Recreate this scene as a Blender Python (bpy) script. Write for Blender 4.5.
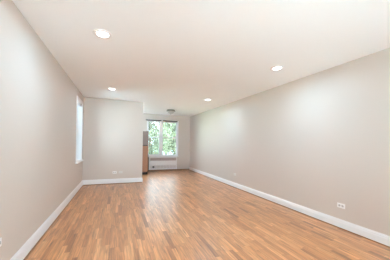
import bpy, bmesh, math, random
from mathutils import Vector, Matrix

C = bpy.context.scene.collection
for o in list(bpy.data.objects):
    bpy.data.objects.remove(o, do_unlink=True)
scene = bpy.context.scene

# ------------------------------------------------------------------ camera
F_PX, YAW, PITCH, ROLL, SY, CAM_H = 199.77, 0.371, 0.0, 0.018, 13.27, 1.2986
fwd = Vector((math.sin(YAW) * math.cos(PITCH), math.cos(YAW) * math.cos(PITCH), math.sin(PITCH)))
rt0 = Vector((math.cos(YAW), -math.sin(YAW), 0)); up0 = rt0.cross(fwd)
rt = rt0 * math.cos(ROLL) + up0 * math.sin(ROLL)
up = up0 * math.cos(ROLL) - rt0 * math.sin(ROLL)
cam_data = bpy.data.cameras.new('camera')
cam = bpy.data.objects.new('camera', cam_data); C.objects.link(cam)
cam_data.sensor_width = 36.0
cam_data.lens = F_PX * 36.0 / 390.0
cam_data.shift_y = SY / 390.0
cam_data.clip_start = 0.05
m = Matrix((rt, up, -fwd)).transposed().to_4x4()
m.translation = Vector((0, 0, CAM_H))
cam.matrix_world = m
scene.camera = cam

# ------------------------------------------------------------------ world / exposure
SKY_FRONT, SKY_SUNSIDE = 6.0, 9.5     # veiled sky, brighter on the sun's side (behind the camera)
LAMP_W = 14.0
world = bpy.data.worlds.new('overcast_sky'); scene.world = world
world.use_nodes = True
wn = world.node_tree; wn.nodes.clear()
wo = wn.nodes.new('ShaderNodeOutputWorld'); wb = wn.nodes.new('ShaderNodeBackground')
wb.inputs['Color'].default_value = (0.68, 0.87, 1.0, 1)
wtc = wn.nodes.new('ShaderNodeTexCoord'); wsx = wn.nodes.new('ShaderNodeSeparateXYZ')
wmr = wn.nodes.new('ShaderNodeMapRange'); wmr.interpolation_type = 'SMOOTHSTEP'
wmr.inputs['From Min'].default_value = 0.1; wmr.inputs['From Max'].default_value = -0.9
wmr.inputs['To Min'].default_value = SKY_FRONT; wmr.inputs['To Max'].default_value = SKY_SUNSIDE
wn.links.new(wtc.outputs['Generated'], wsx.inputs[0]); wn.links.new(wsx.outputs[1], wmr.inputs['Value'])
wn.links.new(wmr.outputs[0], wb.inputs['Strength'])
wn.links.new(wb.outputs[0], wo.inputs[0])
sun_d = bpy.data.lights.new('sun', 'SUN'); sun_d.energy = 205.0; sun_d.angle = math.radians(3); sun_d.color = (0.64, 0.86, 1.0)
sun = bpy.data.objects.new('sun', sun_d); C.objects.link(sun)
sun.rotation_euler = (math.radians(30), 0, 0)      # high sun on the added balcony's side, bounced off its floor to the ceiling
vs = scene.view_settings
vs.view_transform = 'Standard'; vs.look = 'None'; vs.gamma = 1.0; vs.use_curve_mapping = False
vs.exposure = 0.23
scene.cycles.use_denoising = True
scene.cycles.max_bounces = 14
scene.cycles.diffuse_bounces = 10
scene.cycles.transparent_max_bounces = 24
scene.cycles.sample_clamp_indirect = 8.0
scene.cycles.caustics_reflective = False
scene.cycles.caustics_refractive = False

# ------------------------------------------------------------------ room dimensions
H = 2.6
XL, XR = -0.938, 3.310          # left and right wall faces
YB, YP, YF = -1.5, 6.666, 9.21  # back wall, partition, far wall faces
XP, PT = 0.770, 0.13            # partition end, partition thickness
T = 0.26                        # exterior wall thickness

# ------------------------------------------------------------------ node helpers
def mat(name):
    mt = bpy.data.materials.new(name); mt.use_nodes = True
    nt = mt.node_tree
    return mt, nt, nt.nodes['Principled BSDF']

def noise_bump(nt, p, scale, strength, dist=0.002):
    tc = nt.nodes.new('ShaderNodeTexCoord')
    n = nt.nodes.new('ShaderNodeTexNoise'); n.inputs['Scale'].default_value = scale
    n.inputs['Detail'].default_value = 4
    b = nt.nodes.new('ShaderNodeBump'); b.inputs['Strength'].default_value = strength
    b.inputs['Distance'].default_value = dist
    nt.links.new(tc.outputs['Object'], n.inputs['Vector'])
    nt.links.new(n.outputs['Fac'], b.inputs['Height'])
    nt.links.new(b.outputs['Normal'], p.inputs['Normal'])
    return tc, n

def simple(name, col, rough=0.5, metal=0.0, spec=0.5, var=0.03, scale=6.0, bump=0.0, coat=0.0):
    mt, nt, p = mat(name)
    tc, n = noise_bump(nt, p, scale * 12, bump)
    n2 = nt.nodes.new('ShaderNodeTexNoise'); n2.inputs['Scale'].default_value = scale
    nt.links.new(tc.outputs['Object'], n2.inputs['Vector'])
    mx = nt.nodes.new('ShaderNodeMix'); mx.data_type = 'RGBA'
    mx.inputs['A'].default_value = tuple(c * (1 - var) for c in col) + (1,)
    mx.inputs['B'].default_value = tuple(min(1, c * (1 + var)) for c in col) + (1,)
    nt.links.new(n2.outputs['Fac'], mx.inputs['Factor'])
    nt.links.new(mx.outputs['Result'], p.inputs['Base Color'])
    p.inputs['Roughness'].default_value = rough
    p.inputs['Metallic'].default_value = metal
    p.inputs['Specular IOR Level'].default_value = spec
    p.inputs['Coat Weight'].default_value = coat
    p.inputs['Coat Roughness'].default_value = 0.2
    return mt

M = {}
M['wall'] = simple('greige_satin_wall_paint', (0.640, 0.562, 0.508), 0.48, spec=0.3, var=0.012, scale=1.5, bump=0.06)
M['ceiling'] = simple('flat_white_ceiling_paint', (0.94, 0.945, 0.955), 0.85, spec=0.2, var=0.008, scale=1.5, bump=0.05)
M['trim'] = simple('white_semigloss_trim_paint', (0.865, 0.85, 0.86), 0.33, var=0.01, bump=0.02)
M['plate'] = simple('white_plastic_plate', (0.86, 0.84, 0.83), 0.3, var=0.01)
M['painted_plate'] = simple('plate_painted_like_the_wall', (0.68, 0.65, 0.615), 0.4, var=0.01)
M['socket'] = simple('socket_plastic', (0.56, 0.52, 0.51), 0.35, var=0.01)
M['slot'] = simple('dark_socket_slots', (0.06, 0.055, 0.05), 0.6)
M['shoe'] = simple('stained_wood_moulding', (0.30, 0.150, 0.075), 0.4, var=0.25, scale=12)
M['steel'] = simple('steel_with_floor_reflection', (0.27, 0.125, 0.072), 0.40, metal=0.5, spec=0.3, var=0.05, scale=3)  # brown reflection of the wood floor is put into the steel's colour
M['steel_grey'] = simple('steel_with_grey_reflection', (0.215, 0.158, 0.140), 0.42, metal=0.4, spec=0.3, var=0.05, scale=3)  # same steel, with the upper door's greyer reflection put into the colour
M['fridge_side'] = simple('grey_painted_steel', (0.22, 0.21, 0.21), 0.5, var=0.03)
M['black'] = simple('black_plastic', (0.02, 0.018, 0.017), 0.5)
M['nickel'] = simple('brushed_nickel', (0.30, 0.285, 0.27), 0.35, metal=0.9)
M['frosted'] = simple('frosted_glass_bowl', (0.62, 0.60, 0.59), 0.35, var=0.04)
M['rail'] = simple('grey_brown_shade_fabric', (0.13, 0.115, 0.11), 0.8, var=0.08)
M['radiator'] = simple('enamel_radiator_cover', (0.86, 0.82, 0.82), 0.42, var=0.02)
M['grille'] = simple('pinkish_grey_grille', (0.58, 0.46, 0.44), 0.5, var=0.04)
M['upright'] = simple('dark_brown_upright', (0.15, 0.10, 0.085), 0.5, var=0.1)
M['bark'] = simple('tree_bark', (0.20, 0.16, 0.12), 0.9, var=0.3, scale=8, bump=0.5)
M['grass'] = simple('lawn_grass', (0.22, 0.24, 0.15), 0.95, var=0.3, scale=2)
M['concrete'] = simple('pale_concrete', (0.72, 0.71, 0.69), 0.8, var=0.06)
M['siding'] = simple('pale_blue_siding', (0.50, 0.60, 0.66), 0.7, var=0.05)
M['roofing'] = simple('grey_roof_shingles', (0.22, 0.22, 0.24), 0.9, var=0.15, scale=5)

def leaf_material(name, c1, c2):
    mt, nt, p = mat(name)
    tc = nt.nodes.new('ShaderNodeTexCoord')
    n = nt.nodes.new('ShaderNodeTexNoise'); n.inputs['Scale'].default_value = 1.7
    n.inputs['Detail'].default_value = 5
    r = nt.nodes.new('ShaderNodeValToRGB')
    r.color_ramp.elements[0].position = 0.35; r.color_ramp.elements[0].color = c1 + (1,)
    r.color_ramp.elements[1].position = 0.65; r.color_ramp.elements[1].color = c2 + (1,)
    nt.links.new(tc.outputs['Object'], n.inputs['Vector'])
    nt.links.new(n.outputs['Fac'], r.inputs['Fac'])
    nt.links.new(r.outputs['Color'], p.inputs['Base Color'])
    p.inputs['Roughness'].default_value = 0.6
    tr = nt.nodes.new('ShaderNodeBsdfTranslucent')
    nt.links.new(r.outputs['Color'], tr.inputs['Color'])
    ms = nt.nodes.new('ShaderNodeMixShader'); ms.inputs[0].default_value = 0.45
    out = nt.nodes['Material Output']
    nt.links.new(p.outputs[0], ms.inputs[1]); nt.links.new(tr.outputs[0], ms.inputs[2])
    nt.links.new(ms.outputs[0], out.inputs['Surface'])
    return mt
M['leaf'] = leaf_material('light_green_leaves', (0.16, 0.18, 0.115), (0.38, 0.38, 0.27))
M['leaf_cool'] = leaf_material('cool_green_leaves', (0.16, 0.18, 0.125), (0.38, 0.385, 0.29))

def glass_material():
    mt, nt, p = mat('window_glass')
    nt.nodes.remove(p)
    t = nt.nodes.new('ShaderNodeBsdfTransparent'); t.inputs[0].default_value = (0.95, 0.98, 0.97, 1)
    g = nt.nodes.new('ShaderNodeBsdfGlossy'); g.inputs['Roughness'].default_value = 0.02
    fr = nt.nodes.new('ShaderNodeFresnel'); fr.inputs['IOR'].default_value = 1.45
    ms = nt.nodes.new('ShaderNodeMixShader')
    nt.links.new(fr.outputs[0], ms.inputs[0])
    nt.links.new(t.outputs[0], ms.inputs[1]); nt.links.new(g.outputs[0], ms.inputs[2])
    nt.links.new(ms.outputs[0], nt.nodes['Material Output'].inputs['Surface'])
    return mt
M['glass'] = glass_material()

def emit_material(name, col, s):
    mt, nt, p = mat(name)
    p.inputs['Base Color'].default_value = (0.9, 0.9, 0.9, 1)
    p.inputs['Emission Color'].default_value = col + (1,)
    p.inputs['Emission Strength'].default_value = s
    return mt
M['led'] = emit_material('lit_led_lens', (1.0, 0.985, 0.96), 9.0)

def floor_material():
    mt, nt, p = mat('red_oak_strip_floor')
    N, L = nt.nodes, nt.links
    def math_(op, a, b=None, c=None):
        n = N.new('ShaderNodeMath'); n.operation = op
        for i, v in enumerate((a, b, c)):
            if v is None: continue
            if isinstance(v, (int, float)): n.inputs[i].default_value = v
            else: L.new(v, n.inputs[i])
        return n.outputs[0]
    def wnoise(x, y=None, seed=0.0):
        n = N.new('ShaderNodeTexWhiteNoise'); n.noise_dimensions = '3D'
        cb = N.new('ShaderNodeCombineXYZ'); L.new(x, cb.inputs[0])
        if y is not None: L.new(y, cb.inputs[1])
        cb.inputs[2].default_value = seed
        L.new(cb.outputs[0], n.inputs['Vector'])
        return n.outputs['Value']
    tc = N.new('ShaderNodeTexCoord'); sx = N.new('ShaderNodeSeparateXYZ')
    L.new(tc.outputs['Object'], sx.inputs[0])
    X, Y = sx.outputs[0], sx.outputs[1]
    W = 0.054
    u = math_('DIVIDE', math_('ADD', X, 10.0), W)
    ci = math_('FLOOR', u); fu = math_('SUBTRACT', u, ci)
    r1 = wnoise(ci, seed=1.0); r2 = wnoise(ci, seed=2.0)
    Ln = math_('MULTIPLY_ADD', r1, 0.40, 0.30)
    v = math_('DIVIDE', math_('ADD', math_('MULTIPLY', r2, 9.0), math_('ADD', Y, 20.0)), Ln)
    ri = math_('FLOOR', v); fv = math_('SUBTRACT', v, ri)
    rb = wnoise(ci, ri, 3.0); rh = wnoise(ci, ri, 4.0); ro = wnoise(ci, ri, 5.0)
    ramp = N.new('ShaderNodeValToRGB'); cr = ramp.color_ramp
    cols = [(0.0, (0.27, 0.095, 0.034)), (0.04, (0.42, 0.158, 0.056)), (0.20, (0.505, 0.204, 0.075)),
            (0.75, (0.585, 0.252, 0.098)), (1.0, (0.70, 0.325, 0.142))]
    cr.elements[0].position, cr.elements[0].color = cols[0][0], cols[0][1] + (1,)
    cr.elements[1].position, cr.elements[1].color = cols[-1][0], cols[-1][1] + (1,)
    for pos, c in cols[1:-1]:
        e = cr.elements.new(pos); e.color = c + (1,)
    L.new(rb, ramp.inputs['Fac'])
    # grain, shifted per strip
    cb = N.new('ShaderNodeCombineXYZ')
    L.new(math_('MULTIPLY', X, 55.0), cb.inputs[0])
    L.new(math_('MULTIPLY_ADD', ro, 37.0, math_('MULTIPLY', Y, 3.2)), cb.inputs[1])
    L.new(math_('MULTIPLY', ro, 11.0), cb.inputs[2])
    g = N.new('ShaderNodeTexNoise'); g.inputs['Scale'].default_value = 1.0; g.inputs['Detail'].default_value = 5
    g.inputs['Distortion'].default_value = 0.6
    L.new(cb.outputs[0], g.inputs['Vector'])
    gr = N.new('ShaderNodeMapRange'); gr.inputs['From Min'].default_value = 0.3; gr.inputs['From Max'].default_value = 0.7
    gr.inputs['To Min'].default_value = 0.60; gr.inputs['To Max'].default_value = 1.22
    L.new(g.outputs['Fac'], gr.inputs['Value'])
    # mineral streaks (rare, dark)
    cb2 = N.new('ShaderNodeCombineXYZ')
    L.new(math_('MULTIPLY', X, 26.0), cb2.inputs[0]); L.new(math_('MULTIPLY_ADD', ro, 17.0, math_('MULTIPLY', Y, 2.6)), cb2.inputs[1])
    L.new(math_('MULTIPLY', rh, 23.0), cb2.inputs[2])
    st = N.new('ShaderNodeTexNoise'); st.inputs['Scale'].default_value = 1.0; st.inputs['Detail'].default_value = 3
    L.new(cb2.outputs[0], st.inputs['Vector'])
    sr = N.new('ShaderNodeMapRange'); sr.inputs['From Min'].default_value = 0.62; sr.inputs['From Max'].default_value = 0.72
    sr.inputs['To Min'].default_value = 1.0; sr.inputs['To Max'].default_value = 0.42
    L.new(st.outputs['Fac'], sr.inputs['Value'])
    # seams between strips
    du = math_('MINIMUM', fu, math_('SUBTRACT', 1.0, fu))
    dv = math_('MULTIPLY', math_('MINIMUM', fv, math_('SUBTRACT', 1.0, fv)), math_('DIVIDE', Ln, W))
    seam = N.new('ShaderNodeMapRange'); seam.inputs['From Min'].default_value = 0.008; seam.inputs['From Max'].default_value = 0.035
    seam.inputs['To Min'].default_value = 0.52; seam.inputs['To Max'].default_value = 1.0
    L.new(math_('MINIMUM', du, dv), seam.inputs['Value'])
    k = math_('MULTIPLY', math_('MULTIPLY', gr.outputs[0], sr.outputs[0]), seam.outputs[0])
    mx = N.new('ShaderNodeVectorMath'); mx.operation = 'SCALE'
    L.new(ramp.outputs['Color'], mx.inputs[0]); L.new(k, mx.inputs['Scale'])
    L.new(mx.outputs[0], p.inputs['Base Color'])
    rr = N.new('ShaderNodeMapRange'); rr.inputs['To Min'].default_value = 0.34; rr.inputs['To Max'].default_value = 0.48
    L.new(g.outputs['Fac'], rr.inputs['Value']); L.new(rr.outputs[0], p.inputs['Roughness'])
    p.inputs['Specular IOR Level'].default_value = 0.5
    p.inputs['Coat Weight'].default_value = 0.65; p.inputs['Coat Roughness'].default_value = 0.30
    b = N.new('ShaderNodeBump'); b.inputs['Strength'].default_value = 0.12; b.inputs['Distance'].default_value = 0.002
    L.new(math_('ADD', math_('MULTIPLY', ro, 0.5), seam.outputs[0]), b.inputs['Height'])
    L.new(b.outputs['Normal'], p.inputs['Normal'])
    return mt
M['floor'] = floor_material()

# ------------------------------------------------------------------ mesh helpers
def box(bm, x0, x1, y0, y1, z0, z1, bevel=0.0):
    r = bmesh.ops.create_cube(bm, size=1.0)
    vs_ = r['verts']
    for v in vs_:
        v.co = Vector(((x0 + x1) / 2 + v.co.x * (x1 - x0), (y0 + y1) / 2 + v.co.y * (y1 - y0), (z0 + z1) / 2 + v.co.z * (z1 - z0)))
    if bevel > 0:
        es = list({e for v in vs_ for e in v.link_edges})
        bmesh.ops.bevel(bm, geom=es, offset=bevel, segments=2, affect='EDGES', profile=0.5)

def lathe(bm, prof, seg=40, centre=(0, 0, 0), axis='Z'):
    rings = []
    cx, cy, cz = centre
    for r, h in prof:
        ring = []
        for i in range(seg):
            a = 2 * math.pi * i / seg
            p = (r * math.cos(a), r * math.sin(a), h)
            if axis == 'Y': p = (p[0], p[2], p[1])
            if axis == 'X': p = (p[2], p[0], p[1])
            ring.append(bm.verts.new((cx + p[0], cy + p[1], cz + p[2])))
        rings.append(ring)
    for a, b in zip(rings[:-1], rings[1:]):
        for i in range(seg):
            bm.faces.new((a[i], a[(i + 1) % seg], b[(i + 1) % seg], b[i]))
    for ring, (r, h) in ((rings[0], prof[0]), (rings[-1], prof[-1])):
        if r > 1e-4: bm.faces.new(ring)
    bmesh.ops.remove_doubles(bm, verts=bm.verts, dist=1e-5)
    bmesh.ops.recalc_face_normals(bm, faces=bm.faces)

def tube(bm, pts, radii, seg=8):
    rings = []
    n = len(pts)
    for i, p in enumerate(pts):
        p = Vector(p)
        d = (Vector(pts[min(i + 1, n - 1)]) - Vector(pts[max(i - 1, 0)])).normalized()
        a = d.orthogonal().normalized() if abs(d.z) < 0.99 else Vector((1, 0, 0))
        if i and True:
            a = (rings_a - d * rings_a.dot(d)).normalized()
        rings_a = a
        b = d.cross(a)
        r = radii[i] if isinstance(radii, (list, tuple)) else radii
        rings.append([bm.verts.new(p + (a * math.cos(t) + b * math.sin(t)) * r) for t in [2 * math.pi * k / seg for k in range(seg)]])
    for a, b in zip(rings[:-1], rings[1:]):
        for i in range(seg):
            bm.faces.new((a[i], a[(i + 1) % seg], b[(i + 1) % seg], b[i]))
    bm.faces.new(rings[0]); bm.faces.new(rings[-1])
    bmesh.ops.recalc_face_normals(bm, faces=bm.faces)

def obj(name, bm, m_, parent=None, smooth=False):
    me = bpy.data.meshes.new(name); bm.to_mesh(me); bm.free()
    me.materials.append(m_)
    if smooth:
        me.polygons.foreach_set('use_smooth', [True] * len(me.polygons))
    o = bpy.data.objects.new(name, me); C.objects.link(o)
    if parent: o.parent = parent
    return o

def struct(name, bm, m_):
    o = obj(name, bm, m_); o['kind'] = 'structure'; return o

def thing(name, label, cat, loc=(0, 0, 0), group=None, rz=0):
    o = bpy.data.objects.new(name, None); C.objects.link(o)
    o.empty_display_size = 0.1
    o.location = loc; o.rotation_euler = (0, 0, rz)
    o['label'] = label; o['category'] = cat
    if group: o['group'] = group
    return o

def copy_tree(src, loc, rz=None, label=None, parent=None):
    c = src.copy(); C.objects.link(c)
    if parent is None:
        c.location = loc
        if rz is not None: c.rotation_euler = (0, 0, rz)
        if label: c['label'] = label
    else:
        c.parent = parent
    for ch in list(src.children): copy_tree(ch, None, parent=c)
    return c

def bx(*a, bevel=0.0):
    bm = bmesh.new(); box(bm, *a, bevel=bevel); return bm

# ------------------------------------------------------------------ room shell
bm = bmesh.new(); box(bm, XL, XR, YB, YF, -0.12, 0.0); struct('floor', bm, M['floor'])
bm = bmesh.new(); box(bm, XL - T, XR + T, YB - T, YF + T, H, H + 0.2); struct('ceiling', bm, M['ceiling'])

def wall_with_opening(axis, face, out, a0, a1, openings):
    """slab standing on `axis` plane; openings: (a0,a1,z0,z1)"""
    bm = bmesh.new()
    lo, hi = min(face, out), max(face, out)
    def seg(s0, s1, z0, z1):
        if s1 - s0 < 1e-4 or z1 - z0 < 1e-4: return
        if axis == 'X': box(bm, lo, hi, s0, s1, z0, z1)
        else: box(bm, s0, s1, lo, hi, z0, z1)
    cur = a0
    for (o0, o1, z0, z1) in sorted(openings):
        seg(cur, o0, -0.12, H); seg(o0, o1, -0.12, z0); seg(o0, o1, z1, H); cur = o1
    seg(cur, a1, -0.12, H)
    return bm
# openings
W1 = (1.27, 2.69, 0.675, 2.315)       # far wall (x, z)
W2 = (5.63, 6.41, 0.775, 2.36)        # left wall (y, z)
W3 = (-0.60, 3.00, 0.06, 2.45)        # glazing added behind the camera to light the room (x, z)
W4 = (7.25, 8.75, 0.90, 2.35)         # unseen window added on the left wall to light the far bay
struct('wall_left', wall_with_opening('X', XL, XL - T, YB - T, YF + T, [W2, W4]), M['wall'])
struct('wall_right', wall_with_opening('X', XR, XR + T, YB - T, YF + T, []), M['wall'])
struct('wall_far', wall_with_opening('Y', YF, YF + T, XL, XR, [W1]), M['wall'])
struct('wall_back', wall_with_opening('Y', YB - T, YB, XL, XR, [W3]), M['wall'])
struct('wall_partition', bx(XL, XP, YP, YP + PT, 0, H), M['wall'])

# baseboards: stepped profile swept along a straight run
def base_run(name, p0, p1, nrm, h=0.145, m_=None, t=0.016, miter0=0, miter1=0):
    p0 = Vector(p0 + (0,)); p1 = Vector(p1 + (0,)); n = Vector(nrm + (0,)); d = (p1 - p0).normalized()
    prof = [(0, 0), (t, 0), (t, h - 0.045), (t * 0.8, h - 0.038), (t * 0.8, h - 0.022), (t * 0.45, h - 0.012), (t * 0.35, h), (0, h)]
    bm = bmesh.new()
    A = [bm.verts.new(p0 + n * a + d * a * miter0 + Vector((0, 0, b))) for a, b in prof]
    B = [bm.verts.new(p1 + n * a - d * a * miter1 + Vector((0, 0, b))) for a, b in prof]
    k = len(prof)
    for i in range(k): bm.faces.new((A[i], A[(i + 1) % k], B[(i + 1) % k], B[i]))
    bm.faces.new(A); bm.faces.new(B)
    bmesh.ops.recalc_face_normals(bm, faces=bm.faces)
    return struct(name, bm, m_ or M['trim'])
base_run('baseboard_left', (XL, YB), (XL, YP), (1, 0), h=0.155, miter0=1, miter1=1)
base_run('baseboard_right', (XR, YB), (XR, YF), (-1, 0), h=0.14, miter0=1)
base_run('baseboard_partition', (XL, YP), (XP, YP), (0, -1), h=0.155, miter0=1, miter1=-1)
base_run('baseboard_partition_end', (XP, YP), (XP, YP + PT), (1, 0), h=0.155, miter0=-1)
# brown stained base along the window wall and thin stained shoe strips elsewhere
def strip(name, x0, x1, y0, y1, z1):
    return struct(name, bx(x0, x1, y0, y1, 0, z1, bevel=0.003), M['shoe'])
strip('trim_1', XL, XR - 0.017, YF - 0.022, YF, 0.052)
strip('trim_2', XL + 0.0165, XL + 0.030, YB + 0.03, YP - 0.032, 0.016)
strip('trim_3', XR - 0.030, XR - 0.0165, YB + 0.03, YF - 0.024, 0.014)
strip('trim_4', XL + 0.031, XP, YP - 0.0305, YP - 0.0165, 0.018)

# ------------------------------------------------------------------ windows
def frame_ring(bm, plane, x0, x1, z0, z1, w, y0, y1, wb=None, wt=None):
    """rectangular frame; plane 'Y' -> spans x,z ; 'X' -> spans y,z"""
    wb = w if wb is None else wb; wt = w if wt is None else wt
    parts = [(x0, x0 + w, z0, z1), (x1 - w, x1, z0, z1), (x0 + w, x1 - w, z0, z0 + wb), (x0 + w, x1 - w, z1 - wt, z1)]
    for a, b, c, d in parts:
        if plane == 'Y': box(bm, a, b, y0, y1, c, d)
        else: box(bm, y0, y1, a, b, c, d)

def double_hung(root, plane, x0, x1, z0, z1, zm, depth0, sgn, sw=0.035):
    """two sashes; depth0 = room-side plane, sgn = direction towards outside"""
    def rng(a, b):
        return (min(depth0 + sgn * a, depth0 + sgn * b), max(depth0 + sgn * a, depth0 + sgn * b))
    for nm, za, zb, d in (('lower_sash', z0, zm + 0.02, 0.0), ('upper_sash', zm - 0.02, z1, 0.035)):
        bm = bmesh.new(); y0, y1 = rng(d, d + 0.03)
        frame_ring(bm, plane, x0, x1, za, zb, sw, y0, y1, wb=0.05 if nm == 'lower_sash' else 0.042, wt=0.042)
        s = obj(nm, bm, M['trim'], root)
        g0, g1 = rng(d + 0.012, d + 0.018)
        wb = 0.05 if nm == 'lower_sash' else 0.042
        a = (x0 + sw, x1 - sw); c = (za + wb, zb - 0.042)
        bm = bx(a[0], a[1], g0, g1, c[0], c[1]) if plane == 'Y' else bx(g0, g1, a[0], a[1], c[0], c[1])
        obj('glass_pane', bm, M['glass'], s)
    # sash lock on the meeting rail
    y0, y1 = rng(-0.014, 0.0)
    xm = (x0 + x1) / 2
    bm = bx(xm - 0.03, xm + 0.03, y0, y1, zm - 0.008, zm + 0.012, bevel=0.003) if plane == 'Y' else bx(y0, y1, xm - 0.03, xm + 0.03, zm - 0.008, zm + 0.012, bevel=0.003)
    obj('sash_lock', bm, M['nickel'], root)

# window 1: far wall, a pair of double-hung units
bm = bmesh.new()
frame_ring(bm, 'Y', W1[0], W1[1], W1[2], W1[3], 0.03, YF + 0.01, YF + 0.16)
box(bm, 1.845, 1.95, YF + 0.01, YF + 0.16, W1[2] + 0.03, W1[3] - 0.03)
# slim casing on the room side
frame_ring(bm, 'Y', W1[0] - 0.03, W1[1] + 0.03, W1[2] - 0.0, W1[3] + 0.03, 0.035, YF - 0.012, YF + 0.01, wb=0.01)
win1 = struct('window_1', bm, M['trim'])
double_hung(win1, 'Y', 1.30, 1.845, 0.705, 2.285, 1.535, YF + 0.05, 1)
double_hung(win1, 'Y', 1.95, 2.66, 0.705, 2.285, 1.535, YF + 0.05, 1)
obj('window_sill', bx(1.22, 2.74, YF - 0.075, YF + 0.05, 0.652, 0.675, bevel=0.005), M['trim'], win1)

# window 2: left wall
bm = bmesh.new()
frame_ring(bm, 'X', W2[0], W2[1], W2[2], W2[3], 0.022, XL - 0.22, XL - 0.002)
frame_ring(bm, 'X', W2[0] - 0.05, W2[1] + 0.05, W2[2], W2[3] + 0.05, 0.055, XL - 0.002, XL + 0.014, wb=0.004)
win2 = struct('window_2', bm, M['trim'])
double_hung(win2, 'X', W2[0] + 0.022, W2[1] - 0.022, W2[2] + 0.022, W2[3] - 0.022, 1.60, XL - 0.145, -1)
obj('window_sill', bx(XL - 0.06, XL + 0.045, W2[0] - 0.07, W2[1] + 0.06, W2[2] - 0.03, W2[2], bevel=0.006), M['trim'], win2)

# window 3: unseen wide pair, added behind the viewer to let in light
bm = bmesh.new()
frame_ring(bm, 'Y', W3[0], W3[1], W3[2], W3[3], 0.04, YB - 0.18, YB - 0.01)
box(bm, 1.17, 1.23, YB - 0.18, YB - 0.01, W3[2] + 0.04, W3[3] - 0.04)
win3 = struct('added_rear_glazing', bm, M['trim'])
for gx0, gx1 in ((-0.56, 1.17), (1.23, 2.96)):
    bm = bmesh.new(); frame_ring(bm, 'Y', gx0, gx1, 0.10, 2.41, 0.05, YB - 0.10, YB - 0.06)
    sl = obj('sliding_panel', bm, M['trim'], win3)
    obj('glass_pane', bx(gx0 + 0.05, gx1 - 0.05, YB - 0.083, YB - 0.077, 0.15, 2.36), M['glass'], sl)
    hx = gx1 - 0.035 if gx0 < 0 else gx0 + 0.035
    obj('handle', bx(hx - 0.01, hx + 0.01, YB - 0.06, YB - 0.03, 0.95, 1.15, bevel=0.004), M['nickel'], sl)
# window 4: unseen, added in the left wall behind the partition for extra light
bm = bmesh.new()
frame_ring(bm, 'X', W4[0], W4[1], W4[2], W4[3], 0.022, XL - 0.22, XL - 0.002)
win4 = struct('added_kitchen_window', bm, M['trim'])
double_hung(win4, 'X', W4[0] + 0.022, W4[1] - 0.022, W4[2] + 0.022, W4[3] - 0.022, 1.65, XL - 0.075, -1)
obj('window_sill', bx(XL - 0.06, XL + 0.035, W4[0] - 0.05, W4[1] + 0.05, W4[2] - 0.03, W4[2], bevel=0.006), M['trim'], win4)
struct('added_sun_block_slab', bx(XL - 0.6, XR + 0.6, YB - T - 1.15, YB - T - 0.005, 2.62, 2.78), M['concrete'])  # unseen slab, added to keep direct sun out of the room
struct('added_shade_mass', bx(XL - T, XR + 14, YB - T, YF + T, H + 0.2, H + 32.0), M['concrete'])  # unseen mass, added to cast shade over the trees
struct('added_shade_wing', bx(XR + T, XR + 14, YB - T, YF + T, -4.0, H + 0.2), M['concrete'])  # unseen block, added so no sun passes below that mass to the trees
struct('added_bounce_deck', bx(XL - 0.6, XR + 0.6, YB - T - 2.6, YB - T - 0.005, -0.30, -0.02), M['concrete'])  # unseen reflector, added to bounce sunlight up to the ceiling

# ------------------------------------------------------------------ recessed ceiling lights
def make_downlight(loc, label):
    t = thing('recessed_ceiling_light', label, 'ceiling light', loc, 'recessed lights set flush in the white ceiling')
    bm = bmesh.new()
    lathe(bm, [(0.108, 0.0), (0.108, -0.004), (0.100, -0.009), (0.073, -0.010), (0.068, -0.006), (0.068, 0.0)], 48)
    obj('trim_ring', bm, M['trim'], t, True)
    bm = bmesh.new(); lathe(bm, [(0.0675, 0.0), (0.0675, -0.005), (0.05, -0.007), (0.0, -0.008)], 48)
    obj('lens', bm, M['led'], t, True)
    ld = bpy.data.lights.new('led_light', 'AREA'); ld.shape = 'DISK'; ld.size = 0.125
    ld.energy = LAMP_W; ld.color = (0.48, 0.775, 1.0); ld.spread = math.radians(170)
    lo = bpy.data.objects.new('led_light', ld); C.objects.link(lo)
    lo.location = (0, 0, -0.013); lo.parent = t
    return t
d0 = make_downlight((-0.186, 2.664, H), 'large round recessed ceiling light nearest the viewer, upper left of the ceiling')
for loc, lab in (((2.507, 2.664, H), 'round recessed ceiling light near the right-hand wall, on the open right half of the ceiling'),
                 ((-0.140, 5.33, H), 'round recessed ceiling light just in front of the projecting partition wall'),
                 ((2.491, 5.40, H), 'small far recessed ceiling light near the right wall, closest to the far ceiling lamp'),
                 ((-0.10, 8.0, H), 'unseen fill light added over the kitchen corner, behind the partition wall')):
    c = copy_tree(d0, loc, label=lab)
    if lab.endswith('partition wall') and loc[1] < 7:   # dimmer fitting beside the partition
        for ch in c.children:
            if ch.type == 'LIGHT': ch.data = ch.data.copy(); ch.data.energy = 0.35 * LAMP_W
    if loc[1] > 7:                                  # added kitchen fill light, set stronger to brighten the bay
        for ch in c.children:
            if ch.type == 'LIGHT':
                ch.data = ch.data.copy(); ch.data.energy = 4.0 * LAMP_W; ch.data.color = (0.62, 0.83, 1.0)

# ------------------------------------------------------------------ flush ceiling lamp
t = thing('flush_ceiling_lamp', 'unlit flush ceiling lamp with dark metal rim and frosted pointed bowl before the window', 'ceiling lamp', (1.955, 7.72, H))
bm = bmesh.new(); lathe(bm, [(0.0, 0.0), (0.155, 0.0), (0.160, -0.02), (0.172, -0.035), (0.175, -0.058), (0.165, -0.066), (0.0, -0.066)], 48)
obj('metal_rim', bm, M['nickel'], t, True)
bm = bmesh.new(); lathe(bm, [(0.150, -0.064), (0.145, -0.075), (0.125, -0.105), (0.095, -0.130), (0.055, -0.150), (0.020, -0.158), (0.0, -0.159)], 48)
obj('glass_bowl', bm, M['frosted'], t, True)
bm = bmesh.new(); lathe(bm, [(0.0, -0.155), (0.018, -0.157), (0.022, -0.165), (0.012, -0.173), (0.010, -0.182), (0.0, -0.188)], 24)
obj('finial', bm, M['nickel'], t, True)

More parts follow.
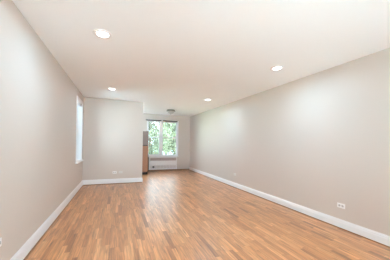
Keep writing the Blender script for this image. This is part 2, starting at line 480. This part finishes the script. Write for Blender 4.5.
# ------------------------------------------------------------------ refrigerator
FX0, FX1, FYF, FYB, FH = 0.42, 1.165, 8.17, 8.95, 1.745
FC = ((FX0 + FX1) / 2, FYF, 0)
t = thing('refrigerator', 'brushed steel top-freezer refrigerator, edge showing past the partition, left of the window', 'refrigerator', FC)
hw = (FX1 - FX0) / 2; D = FYB - FYF
obj('body', bx(-hw + 0.004, hw - 0.004, 0.075, D, 0.03, FH - 0.01, bevel=0.006), M['fridge_side'], t)
def fridge_door(name, z0, z1, hz0, hz1, dm):
    d = obj(name, bx(-hw, hw, 0.0, 0.068, z0, z1, bevel=0.012), dm, t)
    bm = bmesh.new(); hx = -hw + 0.05
    tube(bm, [(hx, -0.002, hz0), (hx, -0.045, hz0 + 0.02), (hx, -0.05, hz0 + 0.05), (hx, -0.05, hz1 - 0.05), (hx, -0.045, hz1 - 0.02), (hx, -0.002, hz1)], 0.011, 10)
    obj('handle', bm, M['nickel'], d, True)
    return d
fridge_door('freezer_door', 1.192, FH, 1.24, 1.55, M['steel_grey'])['label'] = 'upper freezer door, greyer reflection put into its colour'
fridge_door('lower_door', 0.105, 1.160, 0.70, 1.13, M['steel'])['label'] = 'lower door, brown floor reflection put into its colour'
obj('door_gasket', bx(-hw + 0.012, hw - 0.012, 0.010, 0.0745, 1.1605, 1.1915), M['black'], t)
bm = bmesh.new()
for k in range(4): box(bm, -hw + 0.01, hw - 0.01, 0.035, 0.06, 0.012 + k * 0.023, 0.027 + k * 0.023)
box(bm, -hw + 0.02, hw - 0.02, 0.055, 0.074, 0.005, 0.10)
obj('toe_grille', bm, M['black'], t)
bm = bmesh.new(); box(bm, hw - 0.07, hw - 0.01, 0.02, 0.11, FH, FH + 0.018, bevel=0.004)
obj('hinge_cover', bm, M['fridge_side'], t)
for sx in (-1, 1):
    for yy in (0.12, D - 0.08):
        bm = bmesh.new(); lathe(bm, [(0.022, 0.0), (0.022, 0.012), (0.012, 0.014), (0.012, 0.035)], 16, (sx * (hw - 0.06), yy, 0))
        obj('foot', bm, M['black'], t, True)

# ------------------------------------------------------------------ radiator cover under the window
RX0, RX1, RZ0, RZ1, RD = 1.36, 2.66, 0.06, 0.640, 0.065
t = thing('radiator_cover', 'white metal radiator cover with upper and lower grilles under the far window', 'radiator', ((RX0 + RX1) / 2, YF, 0))
w = (RX1 - RX0) / 2
bm = bmesh.new()
g = [(-w, w, RZ1 - 0.035, RZ1), (-w, w, 0.25, 0.470), (-w, w, RZ0, 0.10),
     (-w, -w + 0.04, 0.10, 0.25), (w - 0.04, w, 0.10, 0.25), (-w, -w + 0.04, 0.470, RZ1 - 0.035), (w - 0.04, w, 0.470, RZ1 - 0.035)]
for a, b, c, d in g: box(bm, a, b, -RD, -RD + 0.012, c, d)
box(bm, -w, -w + 0.012, -RD + 0.012, -0.001, RZ0, RZ1); box(bm, w - 0.012, w, -RD + 0.012, -0.001, RZ0, RZ1)
box(bm, -w + 0.012, w - 0.012, -RD + 0.012, -0.001, RZ1 - 0.014, RZ1)
obj('cover_panel', bm, M['radiator'], t)
for nm, z0, z1 in (('upper_grille', 0.470, RZ1 - 0.035), ('lower_grille', 0.10, 0.25)):
    bm = bmesh.new()
    n = 7 if nm == 'upper_grille' else 6
    for k in range(n):
        zz = z0 + (k + 0.5) * (z1 - z0) / n
        box(bm, -w + 0.038, w - 0.038, -RD + 0.002, -RD + 0.018, zz - 0.007, zz + 0.007)
    for k in range(9):
        xx = -w + 0.04 + k * (2 * w - 0.08) / 8
        box(bm, xx - 0.006, xx + 0.006, -RD + 0.004, -RD + 0.016, z0, z1)
    obj(nm, bm, M['grille'] if nm == 'upper_grille' else M['radiator'], t)
bm = bmesh.new()
for k in range(30):
    xx = -w + 0.12 + k * (2 * w - 0.24) / 29
    box(bm, xx - 0.003, xx + 0.003, -0.044, -0.004, 0.10, 0.60)
tube(bm, [(-w + 0.02, -0.024, 0.17), (w - 0.05, -0.024, 0.17)], 0.013)
obj('heating_fins', bm, M['grille'], t)
vx = 1.545 - (RX0 + RX1) / 2
bm = bmesh.new(); lathe(bm, [(0.0, -0.05), (0.040, -0.05), (0.048, -0.03), (0.048, -0.012), (0.030, 0.0), (0.014, 0.002), (0.014, 0.03)], 20, (vx, -RD, 0.185), 'Y')
obj('valve_knob', bm, M['fridge_side'], t, True)

t = thing('dark_upright', 'thin dark vertical pipe between the refrigerator and the white radiator cover', 'upright', (1.312, YF - 0.03, 0))
bm = bmesh.new(); lathe(bm, [(0.024, 0.0), (0.024, 0.61), (0.018, 0.62), (0.0, 0.62)], 16, (0, -0.01, 0.004))  # narrow dark upright beside the radiator cover
obj('upright', bm, M['upright'], t, True)
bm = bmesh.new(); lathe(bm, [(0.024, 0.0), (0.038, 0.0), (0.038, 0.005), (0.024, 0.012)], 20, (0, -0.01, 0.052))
obj('base_ring', bm, M['upright'], t, True)

# ------------------------------------------------------------------ roller shades rolled up at the window heads
def shade(cx, half, label):
    t = thing('roller_shade', label, 'roller shade', (cx, YF - 0.016, 2.315), 'rolled up shades over the far window')
    bm = bmesh.new(); tube(bm, [(-half + 0.02, -0.03, 0.0), (half - 0.02, -0.03, 0.0)], 0.022, 20)
    obj('rolled_fabric', bm, M['rail'], t, True)
    for s in (-1, 1):
        obj('bracket', bx(s * half - 0.014, s * half + 0.014, -0.055, 0.0, -0.028, 0.03, bevel=0.003), M['rail'], t)
    bm = bmesh.new(); tube(bm, [(-half + 0.04, -0.022, -0.022), (half - 0.04, -0.022, -0.022)], 0.006, 8)
    obj('hem_bar', bm, M['rail'], t)
shade(1.53, 0.335, 'dark rolled-up shade over the left half of the far window')
shade(2.305, 0.325, 'dark rolled-up shade over the right half of the far window')
# small grey roller shade in the head of the left window
t = thing('window_blind', 'small rolled-up blind tucked in the top of the left wall window', 'blind', (XL - 0.035, (W2[0] + W2[1]) / 2, 2.305))
hwid = (W2[1] - W2[0]) / 2 - 0.035
bm = bmesh.new(); tube(bm, [(0, -hwid + 0.01, 0), (0, hwid - 0.01, 0)], 0.022, 16); obj('rolled_fabric', bm, M['trim'], t, True)
for s in (-1, 1):
    obj('bracket', bx(-0.022, 0.022, s * hwid - 0.012, s * hwid + 0.012, -0.028, 0.0325, bevel=0.003), M['nickel'], t)
bm = bmesh.new(); tube(bm, [(-0.005, -0.19, -0.02), (-0.005, -0.19, -0.13)], 0.005, 8); obj('pull_cord', bm, M['nickel'], t)
bm = bmesh.new(); lathe(bm, [(0.0, -0.20), (0.020, -0.197), (0.024, -0.165), (0.010, -0.132), (0, -0.128)], 16, (-0.005, -0.19, 0)); obj('cord_pull', bm, M['fridge_side'], t, True)

# ------------------------------------------------------------------ wall plates
def plate_base(name, label, cat, loc, rz, wd, ht, m_, group=None):
    """local frame: plate in the XZ plane, facing local -Y"""
    t = thing(name, label, cat, loc, group, rz)
    obj('cover_plate', bx(-wd / 2, wd / 2, -0.006, 0.0, -ht / 2, ht / 2, bevel=0.0025), m_, t)
    return t
def outlet(label, loc, rz):
    t = plate_base('electrical_outlet', label, 'outlet', loc, rz, 0.118, 0.074, M['plate'], 'electrical outlets mounted sideways')
    for s in (-1, 1):
        bm = bmesh.new(); lathe(bm, [(0.017, 0.0), (0.017, -0.0025), (0.0155, -0.0035), (0.0, -0.0035)], 28, (s * 0.0245, -0.006, 0), 'Y')
        so = obj('socket', bm, M['socket'], t)
        bm = bmesh.new()
        for dz in (-0.0062, 0.0062): box(bm, s * 0.0245 - 0.001, s * 0.0245 + 0.0065, -0.0102, -0.0093, dz - 0.0012, dz + 0.0012)
        lathe(bm, [(0.0025, 0), (0.0025, -0.0008), (0, -0.0008)], 12, (s * 0.0245 - 0.0085, -0.0094, 0), 'Y')
        obj('slots', bm, M['slot'], so)
    bm = bmesh.new(); lathe(bm, [(0.0035, 0), (0.003, -0.0015), (0, -0.002)], 12, (0, -0.006, 0), 'Y')
    obj('screw', bm, M['nickel'], t)
    return t
RZR, RZL = -math.pi / 2, math.pi / 2
outlet('white sideways duplex outlet low on the right-hand wall', (XR, 2.095, 0.355), RZR)
outlet('white sideways duplex outlet low on the partition wall', (-0.062, YP, 0.352), 0)
outlet('white sideways duplex outlet low on the left wall, cut by the photo edge', (XL, 2.19, 0.405), RZL)
t = plate_base('blank_wall_plate', 'pale painted blank plate beside the partition wall outlet', 'wall plate', (0.112, YP, 0.352), 0, 0.118, 0.072, M['painted_plate'], 'blank plates painted near the wall colour')
for s in (-1, 1):
    bm = bmesh.new(); lathe(bm, [(0.0035, 0), (0.003, -0.0015), (0, -0.002)], 12, (s * 0.045, -0.006, 0), 'Y'); obj('screw', bm, M['painted_plate'], t)
copy_tree(t, (XR, 5.15, 0.385), RZR, 'faint painted blank plate low on the right wall, midway to the window')

# ------------------------------------------------------------------ outdoors
def ground_at():
    bm = bmesh.new(); box(bm, -40, 60, -40, 15, -4.2, -4.0); struct('added_bounce_paving', bm, M['concrete'])  # unseen pale paving, put in to bounce neutral light indoors
    bm = bmesh.new(); box(bm, -40, 60, 15.01, 70, -4.2, -4.0); struct('lawn', bm, M['grass'])
ground_at()

def tree(name, label, loc, height, crown_r, crown_z, n_leaf, seed, lm, leaf=0.16):
    rnd = random.Random(seed)
    t = thing(name, label, 'tree', loc, 'trees outside the far window')
    bm = bmesh.new()
    top = height * 0.8
    tube(bm, [(0, 0, 0), (0.06, 0.02, top * .35), (-0.05, 0.05, top * .7), (0.03, 0, top)], [0.26, 0.19, 0.13, 0.04], 10)
    tips = []
    for k in range(16):
        a = rnd.uniform(0, 2 * math.pi); z0 = top * rnd.uniform(.3, .9); rr = crown_r * rnd.uniform(.55, .9)
        tip = Vector((math.cos(a) * rr, math.sin(a) * rr, z0 + rr * rnd.uniform(.2, .7)))
        mid = Vector((tip.x * .5, tip.y * .5, z0 + (tip.z - z0) * .35))
        tube(bm, [(0, 0, z0), tuple(mid), tuple(tip)], [0.08, 0.05, 0.015], 6)
        tips += [tip, mid]
    obj('trunk', bm, M['bark'], t, True)
    # leaf clumps: every leaf is a small folded blade
    clumps = []
    for k in range(60):
        v = Vector((rnd.gauss(0, 1), rnd.gauss(0, 1), rnd.gauss(0, 1))).normalized() * crown_r * rnd.uniform(.35, 1.0) ** .6
        v.z = v.z * .95 + crown_z
        clumps.append((v, rnd.uniform(.35, .8)))
    clumps += [(tp, 0.5) for tp in tips]
    verts, faces = [], []
    for i in range(n_leaf):
        c, cr_ = rnd.choice(clumps)
        p = c + Vector((rnd.gauss(0, .5), rnd.gauss(0, .5), rnd.gauss(0, .42))) * cr_
        d = Vector((rnd.gauss(0, 1), rnd.gauss(0, 1), rnd.gauss(-.3, .7))).normalized()
        s = d.cross(Vector((rnd.gauss(0, 1), rnd.gauss(0, 1), rnd.gauss(0, 1)))).normalized()
        u = d.cross(s)
        l = leaf * rnd.uniform(.6, 1.25); wv = l * .32
        b = len(verts)
        verts += [p, p + d * l * .5 + s * wv + u * l * .08, p + d * l, p + d * l * .5 - s * wv + u * l * .08]
        faces += [(b, b + 1, b + 2), (b, b + 2, b + 3)]
    me = bpy.data.meshes.new('foliage'); me.from_pydata(verts, [], faces); me.materials.append(lm)
    f = bpy.data.objects.new('foliage', me); C.objects.link(f); f.parent = t
    return t
tree('leafy_tree', 'leafy light green tree filling the right half of the far window', (6.1, 18.3, -4.0), 9.5, 2.3, 6.1, 20000, 3, M['leaf'], 0.19)
tree('leafy_tree', 'cool green tree seen through the left half of the far window', (3.6, 23.5, -4.0), 9.5, 2.8, 6.0, 20000, 8, M['leaf_cool'], 0.20)
